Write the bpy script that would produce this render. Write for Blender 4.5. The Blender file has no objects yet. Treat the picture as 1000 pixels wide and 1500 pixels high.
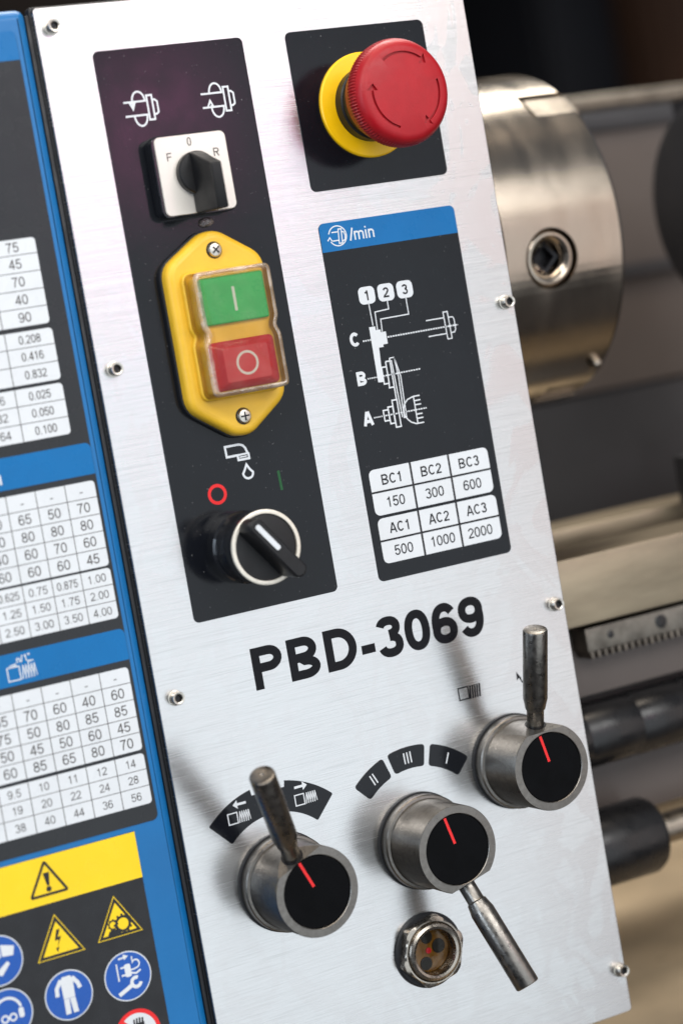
import bpy, bmesh, math, random
from mathutils import Vector, Matrix
random.seed(4)
R = math.radians
S = bpy.context.scene
COL = S.collection

# ------------------------------------------------------------------ camera
# local frame used everywhere: x = right along the control panel, y = up, z = out of the panel.
# world = (x, -z, y): the panel stands upright and faces -Y.
def Wd(p): return Vector((p[0], -p[2], p[1]))
cam = bpy.data.cameras.new('camera')
cam.sensor_fit = 'VERTICAL'; cam.sensor_height = 36; cam.sensor_width = 24
cam.lens = 3236.3 * 36 / 1500
cam.clip_start = .01; cam.clip_end = 50
co = bpy.data.objects.new('camera', cam); COL.objects.link(co)
right = Wd((0.87329, -0.17089, 0.45624)); down = Wd((-0.18616, -0.98245, -0.011656)); fwd = Wd((0.45023, -0.074757, -0.88978))
M = Matrix.Identity(4)
for i in range(3):
    M[i][0] = right[i]; M[i][1] = -down[i]; M[i][2] = -fwd[i]
M.translation = Wd((-0.352287, 0.059497, 0.693367))
co.matrix_world = M
cam.dof.use_dof = True; cam.dof.focus_distance = .776; cam.dof.aperture_fstop = 5.8
S.camera = co
# ------------------------------------------------------------------ world, lamps, exposure
w = bpy.data.worlds.new('World'); S.world = w; w.use_nodes = True
bg = w.node_tree.nodes['Background']; bg.inputs[0].default_value = (.62, .68, .78, 1); bg.inputs[1].default_value = .22
def area(name, loc, target, sx, sy, power, colr):
    l = bpy.data.lights.new(name, 'AREA'); l.shape = 'RECTANGLE'; l.size = sx; l.size_y = sy; l.energy = power; l.color = colr
    o = bpy.data.objects.new(name, l); COL.objects.link(o)
    a = Wd(loc); b = Wd(target); o.location = a
    o.rotation_euler = (b - a).to_track_quat('-Z', 'Y').to_euler()
    return o
area('window_light', (.28, .86, 1.50), (-.1, .05, 0), 1.55, .62, 20, (1, .99, .97))
area('lower_window_light', (.27, -.28, 1.55), (.27, -.1, 0), 1.6, 1.5, 9.8, (.88, .95, 1))
area('warm_fill_light', (1.68, .0, 1.50), (1.0, 0, 0), 1.05, 1.5, 5.4, (1, .86, .80))  # added warm fill, tints the panel's right strip and brightens the chuck
area('high_left_fill', (-.95, 1.15, 1.1), (0, 0, 0), .8, .8, 17, (1, .97, .93))  # added fill, keeps up diffuse brightness away from the mirror directions
area('magenta_tint_light', (.575, .31, 1.40), (0, .14, 0), .11, .15, .2, (1, .16, .55))  # unseen lamp added to lay a purple reflection on the dark labels
area('ceiling_light', (.1, 1.5, .5), (0, 0, 0), 1.4, .3, 12, (1, .86, .70))
area('rear_ceiling_light', (.6, 1.7, -.75), (.2, 0, -.1), 1.3, .8, 38, (1, .96, .88))
area('side_window_light', (-1.5, .3, .7), (0, 0, 0), .5, 1.0, 9, (.72, .85, 1))
S.view_settings.view_transform = 'Standard'; S.view_settings.look = 'None'; S.view_settings.exposure = 0; S.view_settings.gamma = 1
S.cycles.use_denoising = True
S.cycles.max_bounces = 10; S.cycles.transparent_max_bounces = 16

# ------------------------------------------------------------------ materials
def srgb(r, g, b):
    f = lambda c: (c / 255 / 12.92) if c / 255 <= .04045 else ((c / 255 + .055) / 1.055) ** 2.4
    return (f(r), f(g), f(b), 1)
def base(name):
    m = bpy.data.materials.new(name); m.use_nodes = True
    nt = m.node_tree; p = nt.nodes['Principled BSDF']
    return m, nt, p
def nd(nt, t, **k):
    n = nt.nodes.new(t)
    for a, b in k.items():
        if a in ('operation', 'blend_type', 'data_type', 'interpolation_type', 'feature', 'distribution', 'noise_dimensions'): setattr(n, a, b)
        else: n.inputs[a].default_value = b
    return n
def ramp(nt, src, stops):
    r = nt.nodes.new('ShaderNodeValToRGB'); e = r.color_ramp.elements
    e[0].position, e[0].color = stops[0]; e[1].position, e[1].color = stops[-1]
    for s in stops[1:-1]:
        x = e.new(s[0]); x.color = s[1]
    nt.links.new(src, r.inputs[0]); return r
def g4(v): return (v, v, v, 1)
def pbr(name, col, rough=.5, metal=0, spec=.5, var=.12, vscale=60, rvar=.1, bump=0, bscale=1500, stretch=(1, 1, 1), coat=0, specks=0):
    m, nt, p = base(name); L = nt.links
    tc = nd(nt, 'ShaderNodeTexCoord'); mp = nt.nodes.new('ShaderNodeMapping'); mp.inputs['Scale'].default_value = stretch
    L.new(tc.outputs['Object'], mp.inputs[0])
    n = nd(nt, 'ShaderNodeTexNoise', Scale=vscale, Detail=6.0, Roughness=.6); L.new(mp.outputs[0], n.inputs['Vector'])
    lo = tuple(c * (1 - var) for c in col[:3]) + (1,); hi = tuple(min(1, c * (1 + var)) for c in col[:3]) + (1,)
    r = ramp(nt, n.outputs[0], [(.3, lo), (.7, hi)])
    out = r.outputs[0]
    if specks:
        n3 = nd(nt, 'ShaderNodeTexNoise', Scale=900.0, Detail=2.0); L.new(tc.outputs['Object'], n3.inputs['Vector'])
        r3 = ramp(nt, n3.outputs[0], [(.705, g4(0)), (.78, g4(specks))])
        mx = nd(nt, 'ShaderNodeMix', data_type='RGBA'); n5 = nd(nt, 'ShaderNodeTexNoise', Scale=34.0, Detail=2.0); L.new(tc.outputs['Object'], n5.inputs['Vector']); r5 = ramp(nt, n5.outputs[0], [(.42, g4(.1)), (.68, g4(1))])
        ml = nd(nt, 'ShaderNodeMath', operation='MULTIPLY'); L.new(r3.outputs[0], ml.inputs[0]); L.new(r5.outputs[0], ml.inputs[1]); L.new(ml.outputs[0], mx.inputs[0]); L.new(out, mx.inputs[6]); mx.inputs[7].default_value = (.5, .5, .5, 1)
        out = mx.outputs[2]
    L.new(out, p.inputs['Base Color'])
    n2 = nd(nt, 'ShaderNodeTexNoise', Scale=vscale * 2.7, Detail=4.0); L.new(mp.outputs[0], n2.inputs['Vector'])
    mr = nd(nt, 'ShaderNodeMapRange'); L.new(n2.outputs[0], mr.inputs[0]); mr.inputs[1].default_value = .3; mr.inputs[2].default_value = .7
    mr.inputs[3].default_value = max(.02, rough - rvar); mr.inputs[4].default_value = min(1, rough + rvar)
    L.new(mr.outputs[0], p.inputs['Roughness'])
    p.inputs['Metallic'].default_value = metal; p.inputs['Specular IOR Level'].default_value = spec
    p.inputs['Coat Weight'].default_value = coat
    if bump:
        n4 = nd(nt, 'ShaderNodeTexNoise', Scale=bscale, Detail=3.0); L.new(mp.outputs[0], n4.inputs['Vector'])
        b = nd(nt, 'ShaderNodeBump', Strength=bump, Distance=.0002); L.new(n4.outputs[0], b.inputs['Height']); L.new(b.outputs[0], p.inputs['Normal'])
    return m

def brushed(name):
    m, nt, p = base(name); L = nt.links
    tc = nd(nt, 'ShaderNodeTexCoord')
    def mp(sc, rot=0):
        n = nt.nodes.new('ShaderNodeMapping'); n.inputs['Scale'].default_value = sc; n.inputs['Rotation'].default_value = (0, rot, 0)
        L.new(tc.outputs['Object'], n.inputs[0]); return n
    a = nd(nt, 'ShaderNodeTexNoise', Scale=1.0, Detail=5.0, Roughness=.65); L.new(mp((16, 16, 3100), R(.6)).outputs[0], a.inputs['Vector'])
    b = nd(nt, 'ShaderNodeTexNoise', Scale=1.0, Detail=2.0); L.new(mp((50, 50, 7000), R(-.8)).outputs[0], b.inputs['Vector'])
    ad = nd(nt, 'ShaderNodeMath', operation='ADD'); L.new(a.outputs[0], ad.inputs[0]); L.new(b.outputs[0], ad.inputs[1])
    # smudges, denser towards the handled right strip
    s = nd(nt, 'ShaderNodeTexNoise', Scale=26.0, Detail=3.0, Roughness=.5, Distortion=1.2); L.new(mp((1.5, 1, 1)).outputs[0], s.inputs['Vector'])
    sm = ramp(nt, s.outputs[0], [(.44, g4(0)), (.47, g4(.7)), (.56, g4(.8)), (.60, g4(.15))])
    sx = nd(nt, 'ShaderNodeSeparateXYZ'); L.new(tc.outputs['Object'], sx.inputs[0])
    xr = nd(nt, 'ShaderNodeMapRange'); L.new(sx.outputs[0], xr.inputs[0])
    xr.inputs[1].default_value = .045; xr.inputs[2].default_value = .075; xr.inputs[3].default_value = .3; xr.inputs[4].default_value = 1
    zr = nd(nt, 'ShaderNodeMapRange'); L.new(sx.outputs[2], zr.inputs[0])
    zr.inputs[1].default_value = -.02; zr.inputs[2].default_value = .08; zr.inputs[3].default_value = .35; zr.inputs[4].default_value = 1
    sk = nd(nt, 'ShaderNodeMath', operation='MULTIPLY'); L.new(sm.outputs[0], sk.inputs[0]); L.new(xr.outputs[0], sk.inputs[1])
    sk2 = nd(nt, 'ShaderNodeMath', operation='MULTIPLY'); L.new(sk.outputs[0], sk2.inputs[0]); L.new(zr.outputs[0], sk2.inputs[1])
    c = ramp(nt, ad.outputs[0], [(.78, (.52, .517, .512, 1)), (.99, (.615, .613, .61, 1))])
    c.color_ramp.elements[1].position = 1.16
    mx = nd(nt, 'ShaderNodeMix', data_type='RGBA'); L.new(sk2.outputs[0], mx.inputs[0]); L.new(c.outputs[0], mx.inputs[6]); mx.inputs[7].default_value = (.54, .49, .48, 1)
    nk = nd(nt, 'ShaderNodeTexNoise', Scale=260.0, Detail=3.0, Roughness=.7); L.new(tc.outputs['Object'], nk.inputs['Vector'])
    nr = ramp(nt, nk.outputs[0], [(.745, g4(0)), (.79, g4(.8))])
    m2 = nd(nt, 'ShaderNodeMix', data_type='RGBA'); L.new(nr.outputs[0], m2.inputs[0]); L.new(mx.outputs[2], m2.inputs[6]); m2.inputs[7].default_value = (.10, .09, .08, 1)
    L.new(m2.outputs[2], p.inputs['Base Color'])
    rr = nd(nt, 'ShaderNodeMapRange'); L.new(a.outputs[0], rr.inputs[0])
    rr.inputs[1].default_value = .3; rr.inputs[2].default_value = .7; rr.inputs[3].default_value = .17; rr.inputs[4].default_value = .29
    r2 = nd(nt, 'ShaderNodeMath', operation='MULTIPLY_ADD'); L.new(sk2.outputs[0], r2.inputs[0]); r2.inputs[1].default_value = .12; L.new(rr.outputs[0], r2.inputs[2])
    L.new(r2.outputs[0], p.inputs['Roughness'])
    p.inputs['Metallic'].default_value = 1; p.inputs['Anisotropic'].default_value = .4
    t = nt.nodes.new('ShaderNodeCombineXYZ'); t.inputs[2].default_value = 1; L.new(t.outputs[0], p.inputs['Tangent'])
    bp = nd(nt, 'ShaderNodeBump', Strength=.22, Distance=.00005); L.new(ad.outputs[0], bp.inputs['Height']); L.new(bp.outputs[0], p.inputs['Normal'])
    return m

MT = {}
MT['steel'] = brushed('brushed_steel')
MT['edge'] = pbr('cut_steel_edge', (.55, .53, .5, 1), .4, 1)
MT['label'] = pbr('dark_label_film', srgb(17, 19, 24), .12, 0, .27, .10, 40, .04, bump=.05, bscale=2600, specks=.35)
MT['door_label'] = pbr('door_label_film', srgb(42, 44, 47), .26, 0, .22, .08, 40, .06, bump=.05, bscale=2400)
MT['white'] = pbr('white_print', srgb(204, 208, 212), .3, 0, .3, .03)
MT['black'] = pbr('black_print', srgb(18, 18, 22), .3, 0, .4, .05)
MT['grid'] = pbr('grid_print', srgb(52, 46, 42), .3, 0, .4, .05)
MT['ink_bold'] = pbr('black_bold_print', (.004, .004, .006, 1), .3, 0, .15, .2)
MT['blue_print'] = pbr('blue_print', srgb(0, 98, 158), .3, 0, .25, .05)
MT['yellow_print'] = pbr('yellow_print', srgb(232, 196, 6), .32, 0, .4, .03)
MT['sign_blue'] = pbr('sign_blue_print', srgb(12, 76, 160), .3, 0, .4, .05)
MT['red_print'] = pbr('red_print', srgb(214, 22, 24), .3, 0, .4, .05)
MT['green_print'] = pbr('green_print', srgb(0, 74, 30), .3, 0, .4, .05)
MT['door'] = pbr('blue_enamel', srgb(0, 98, 158), .36, 0, .4, .06, 30, .05, bump=.35, bscale=700)
MT['rubber'] = pbr('black_rubber', (.010, .011, .014, 1), .5, 0, .4, .3, bump=.3, bscale=1200)
MT['black_plastic'] = pbr('black_plastic', (.009, .009, .010, 1), .42, 0, .3, .2, bump=.25, bscale=2600)
MT['gloss_black'] = pbr('gloss_black_plastic', (.012, .013, .016, 1), .14, 0, .5, .2)
MT['red_plastic'] = pbr('red_plastic', srgb(156, 14, 26), .42, 0, .35, .10, 120, .08, bump=.35, bscale=2600)
MT['yellow_ring'] = pbr('yellow_plastic', srgb(250, 196, 0), .38, 0, .5, .06, 60, .08, bump=.1)
MT['yellow_box'] = pbr('yellow_box_plastic', srgb(222, 176, 44), .4, 0, .45, .08, 90, .08, bump=.3, bscale=2200)
MT['green_button'] = pbr('green_button_plastic', srgb(26, 166, 88), .3, 0, .5, .08, 150)
MT['red_button'] = pbr('red_button_plastic', srgb(182, 18, 38), .2, 0, .5, .08, 150)
MT['cast'] = pbr('dark_cast_steel', (.17, .16, .147, 1), .34, .95, .5, .14, 420, .07, bump=.35, bscale=1300)
MT['handle'] = pbr('worn_handle_steel', (.20, .187, .17, 1), .32, 1, .5, .22, 160, .10, bump=.3, bscale=900, stretch=(1, 1, 1))
MT['rim'] = pbr('machined_rim_steel', (.36, .34, .32, 1), .38, 1, .5, .30, 260, .08, bump=.4, bscale=2200)
MT['disc'] = pbr('black_lever_disc', (.0015, .0015, .002, 1), .16, 0, .055, .3, 90)
MT['chrome'] = pbr('nickel_steel', (.38, .345, .30, 1), .27, 1, .5, .15, 300, .08)
MT['screw'] = pbr('screw_steel', (.52, .49, .44, 1), .28, 1, .5, .25, 500, .1)
MT['silver_ring'] = pbr('silver_bezel', srgb(214, 208, 196), .35, .35, .5, .1, 600)
MT['plate_silver'] = pbr('silver_switch_plate', srgb(214, 208, 200), .34, .30, .5, .08, 30, .05, stretch=(1, 1, .05))
MT['chuck'] = pbr('ground_chuck_steel', (.40, .345, .285, 1), .22, 1, .5, .09, 14, .05, bump=.12, bscale=900, stretch=(3, 1, 1))
MT['chuck_dark'] = pbr('socket_black', (.01, .01, .012, 1), .4, .5)
MT['bed'] = pbr('ground_bed_iron', (.26, .212, .148, 1), .40, .9, .5, .4, 40, .08, stretch=(.2, 1, 1))
MT['rack'] = pbr('rack_steel', (.15, .135, .115, 1), .45, .9, .5, .35, 120)
MT['grey_paint'] = pbr('warm_grey_paint', srgb(90, 82, 78), .5, 0, .4, .12, 8, .08)
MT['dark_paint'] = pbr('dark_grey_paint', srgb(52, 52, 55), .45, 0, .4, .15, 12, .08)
MT['black_steel'] = pbr('blackened_steel', (.010, .010, .011, 1), .3, .0, .4, .3, 50)
MT['shaft'] = pbr('bright_shaft', (.30, .265, .22, 1), .36, 1, .5, .3, 90)
MT['tray'] = pbr('tray_enamel', srgb(186, 166, 138), .35, .1, .5, .35, 9, .1)
MT['amber'] = pbr('amber_glass_back', srgb(112, 76, 22), .15, 0, .6, .3, 400)
MT['wall'] = pbr('workshop_wall', srgb(46, 38, 33), .8, 0, .3, .5, 1.2, .1)
MT['brown'] = pbr('brown_board', srgb(60, 40, 28), .7, 0, .3, .3, 4, .1)
MT['navy'] = pbr('navy_sheet', srgb(20, 21, 26), .6, 0, .3, .3, 4, .1)
MT['maroon'] = pbr('maroon_cloth', srgb(150, 24, 90), .9, 0, .2, .3, 4, .1)
MT['glue'] = pbr('dried_clear_glue', (.5, .5, .5, 1), .12, 0, .6, .2, 300)
def clear(name, tint, whiteness, ior_blend=.28, rough=.08):
    m = bpy.data.materials.new(name); m.use_nodes = True; nt = m.node_tree; L = nt.links
    nt.nodes.remove(nt.nodes['Principled BSDF']); out = nt.nodes['Material Output']
    t = nd(nt, 'ShaderNodeBsdfTransparent', Color=tint); g = nt.nodes.new('ShaderNodeBsdfGlossy'); g.inputs['Roughness'].default_value = rough
    d = nd(nt, 'ShaderNodeBsdfDiffuse', Color=(.62, .52, .42, 1))
    lw = nd(nt, 'ShaderNodeLayerWeight', Blend=ior_blend)
    tc = nd(nt, 'ShaderNodeTexCoord'); n = nd(nt, 'ShaderNodeTexNoise', Scale=160.0, Detail=3.0); L.new(tc.outputs['Object'], n.inputs['Vector'])
    r = ramp(nt, n.outputs[0], [(.45, g4(whiteness * .25)), (.75, g4(whiteness))])
    a = nt.nodes.new('ShaderNodeMixShader'); L.new(r.outputs[0], a.inputs[0]); L.new(t.outputs[0], a.inputs[1]); L.new(d.outputs[0], a.inputs[2])
    b = nt.nodes.new('ShaderNodeMixShader'); L.new(lw.outputs['Fresnel'], b.inputs[0]); L.new(a.outputs[0], b.inputs[1]); L.new(g.outputs[0], b.inputs[2])
    L.new(b.outputs[0], out.inputs[0]); return m
MT['cover'] = clear('clear_silicone', (.98, .93, .82, 1), .06, .26, .07)
MT['brown_plastic'] = pbr('brown_plastic', srgb(150, 108, 70), .5)
MT['sealant'] = clear('clear_sealant', (.92, .92, .94, 1), .35, .35, .25)
MT['rim_clear'] = clear('clear_silicone_rim', (.95, .88, .78, 1), .9, .45, .12)
MT['glass'] = clear('sight_glass', (.9, .88, .8, 1), .0, .2, .03)

# ------------------------------------------------------------------ builders
def shade(me, ang):
    me.set_sharp_from_angle(angle=R(ang)); me.polygons.foreach_set('use_smooth', [len(p_.vertices) < 7 for p_ in me.polygons])
def new(): return bmesh.new()
def obj(name, bm, mat, parent=None, origin=None, angle=32, label=None, kind=None):
    bmesh.ops.recalc_face_normals(bm, faces=bm.faces[:]) if getattr(bm, '_x', True) and not name.startswith('~') else None
    o3 = origin
    if o3 is None: o3 = parent['o3'] if parent is not None and 'o3' in parent.keys() else (0, 0, 0)
    for v in bm.verts: v.co = Wd((v.co.x - o3[0], v.co.y - o3[1], v.co.z - o3[2]))
    me = bpy.data.meshes.new(name.strip('~')); bm.to_mesh(me); bm.free()
    me.materials.append(MT[mat])
    shade(me, angle)
    o = bpy.data.objects.new(name.strip('~'), me); COL.objects.link(o)
    if parent is not None:
        o.parent = parent; o['o3'] = o3
    else: o.location = Wd(o3); o['o3'] = o3
    if label: o['label'] = label
    if kind: o['kind'] = kind
    return o
def flat(name, bm, mat, parent, **k): return obj('~' + name, bm, mat, parent, **k)
def thing(name, label, cat, origin, group=None):
    o = bpy.data.objects.new(name, None); COL.objects.link(o); o.empty_display_size = .01
    o.location = Wd(origin); o['o3'] = origin; o['label'] = label; o['category'] = cat
    if group: o['group'] = group
    return o
def rrect(cx, cy, w, h, r, n=5):
    p = []
    for sx, sy, a0 in ((1, -1, -90), (1, 1, 0), (-1, 1, 90), (-1, -1, 180)):
        for i in range(n + 1):
            a = R(a0 + 90 * i / n); p.append((cx + sx * (w / 2 - r) + r * math.cos(a), cy + sy * (h / 2 - r) + r * math.sin(a)))
    return p
def circ(cx, cy, r, n=48, a0=0): return [(cx + r * math.cos(R(a0) + 2 * math.pi * i / n), cy + r * math.sin(R(a0) + 2 * math.pi * i / n)) for i in range(n)]
def area2(p): return sum(p[i][0] * p[(i + 1) % len(p)][1] - p[(i + 1) % len(p)][0] * p[i][1] for i in range(len(p))) / 2
def offset(p, d):
    n = len(p); o = []
    for i in range(n):
        a, b, c = Vector(p[i - 1]), Vector(p[i]), Vector(p[(i + 1) % n])
        u = (b - a).normalized() if (b - a).length > 1e-9 else Vector((1, 0)); v = (c - b).normalized() if (c - b).length > 1e-9 else u
        nu = Vector((-u.y, u.x)); nv = Vector((-v.y, v.x)); m = nu + nv
        m = m / max(.3, m.dot(nu)) if m.length > 1e-6 else nu
        o.append(tuple(b + m * d))
    return o
def prism(bm, pts, z0, z1, bev=0, steps=3, bottom=True):
    if area2(pts) < 0: pts = pts[::-1]
    rings = [(pts, z0)]
    if bev:
        for k in range(steps + 1):
            a = math.pi / 2 * k / steps; rings.append((offset(pts, bev * (1 - math.cos(a))), z1 - bev + bev * math.sin(a)))
    else: rings.append((pts, z1))
    vs = [[bm.verts.new((x, y, z)) for x, y in p] for p, z in rings]; n = len(pts)
    for a, b in zip(vs, vs[1:]):
        for i in range(n): bm.faces.new((a[i], a[(i + 1) % n], b[(i + 1) % n], b[i]))
    bm.faces.new(vs[-1])
    if bottom: bm.faces.new(vs[0][::-1])
def box(bm, x0, x1, y0, y1, z0, z1, bev=0): prism(bm, [(x0, y0), (x1, y0), (x1, y1), (x0, y1)], z0, z1, bev, 2)
def sheet(bm, pts, z):
    if area2(pts) < 0: pts = pts[::-1]
    bm.faces.new([bm.verts.new((x, y, z)) for x, y in pts])
def frame_of(d):
    d = Vector(d).normalized(); a = Vector((0, 0, 1)) if abs(d.z) < .9 else Vector((1, 0, 0))
    x = a.cross(d).normalized(); return x, d.cross(x), d
def lathe(bm, prof, org=(0, 0, 0), d=(0, 0, 1), n=64, close=False, rfun=None):
    X, Y, Z = frame_of(d); o = Vector(org); rings = []
    for r, h in prof:
        if r < 1e-7: rings.append([bm.verts.new(o + Z * h)]); continue
        rings.append([bm.verts.new(o + Z * h + (X * math.cos(2 * math.pi * i / n) + Y * math.sin(2 * math.pi * i / n)) * (r if rfun is None else rfun(r, h, i))) for i in range(n)])
    prs = list(zip(rings, rings[1:])) + ([(rings[-1], rings[0])] if close else [])
    for a, b in prs:
        for i in range(n):
            j = (i + 1) % n
            if len(a) == 1 and len(b) == 1: continue
            if len(a) == 1: bm.faces.new((a[0], b[j], b[i]))
            elif len(b) == 1: bm.faces.new((a[i], a[j], b[0]))
            else: bm.faces.new((a[i], a[j], b[j], b[i]))
def ringflat(bm, cx, cy, r0, r1, z, n=48, a0=0, a1=360):
    full = abs(a1 - a0 - 360) < 1e-6; m = n if full else n + 1
    A = [];
    for i in range(m):
        a = R(a0 + (a1 - a0) * i / n); A.append((bm.verts.new((cx + r0 * math.cos(a), cy + r0 * math.sin(a), z)), bm.verts.new((cx + r1 * math.cos(a), cy + r1 * math.sin(a), z))))
    for i in range(n):
        p, q = A[i], A[(i + 1) % m]; bm.faces.new((p[0], p[1], q[1], q[0]))
class Pen:                                                   # flat print: every stroke a hair above the last
    def __init__(s, z): s.bm = new(); s.z = z; s.k = 0
    def up(s): s.k += 1; return s.z + (s.k % 8) * 4e-6
    def line(s, pts, w, closed=False):
        P = []
        for p in pts:
            if not P or (Vector(p) - P[-1]).length > 1e-7: P.append(Vector(p))
        if closed and (P[0] - P[-1]).length < 1e-7: P.pop()
        n = len(P); z = s.up(); L = []
        for i in range(n):
            a = P[i - 1] if i > 0 or closed else None; c = P[(i + 1) % n] if i < n - 1 or closed else None; b = P[i]
            u = (b - a).normalized() if a is not None else (c - b).normalized(); v = (c - b).normalized() if c is not None else u
            nu = Vector((-u.y, u.x)); nv = Vector((-v.y, v.x)); m = nu + nv
            m = m / max(.35, m.dot(nu)) if m.length > 1e-6 else nu
            L.append((s.bm.verts.new((*(b - m * w / 2), z)), s.bm.verts.new((*(b + m * w / 2), z))))
        for i in range(n if closed else n - 1):
            p, q = L[i], L[(i + 1) % n]; s.bm.faces.new((p[0], q[0], q[1], p[1]))
    def fill(s, pts): sheet(s.bm, pts, s.up())
    def ring(s, cx, cy, r, w, a0=0, a1=360, n=48): ringflat(s.bm, cx, cy, r - w / 2, r + w / 2, s.up(), n, a0, a1)
    def disc(s, cx, cy, r, n=40): sheet(s.bm, circ(cx, cy, r, n), s.up())
    def dash(s, a, b, w, on, off):
        a, b = Vector(a), Vector(b); L = (b - a).length; d = (b - a) / L; t = 0
        while t < L: s.line([a + d * t, a + d * min(L, t + on)], w); t += on + off
    def text(s, txt, x, y, h, t=.13, align='c', xs=1.0, rot=0, sp=.0):
        """x,y = baseline anchor; h = cap height; t = stroke weight as a share of h"""
        wd = sum(glyph(c, t)[0] + sp for c in txt) - sp
        x0 = {'l': 0, 'c': -wd / 2, 'r': -wd}[align]; ca, sa = math.cos(R(rot)), math.sin(R(rot))
        for c in txt:
            adv, paths = glyph(c, t)
            for pts, cl in paths:
                s.line([(x + ((x0 + px) * xs * ca - py * sa) * h, y + ((x0 + px) * xs * sa + py * ca) * h) for px, py in pts], t * h, cl)
            x0 += adv + sp
def arc(cx, cy, rx, ry, a0, a1, n=14, e=1.0):
    o = []
    for i in range(n + 1):
        a = R(a0 + (a1 - a0) * i / n); c, s_ = math.cos(a), math.sin(a)
        o.append((cx + rx * math.copysign(abs(c) ** e, c), cy + ry * math.copysign(abs(s_) ** e, s_)))
    return o
GC = {}
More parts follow.
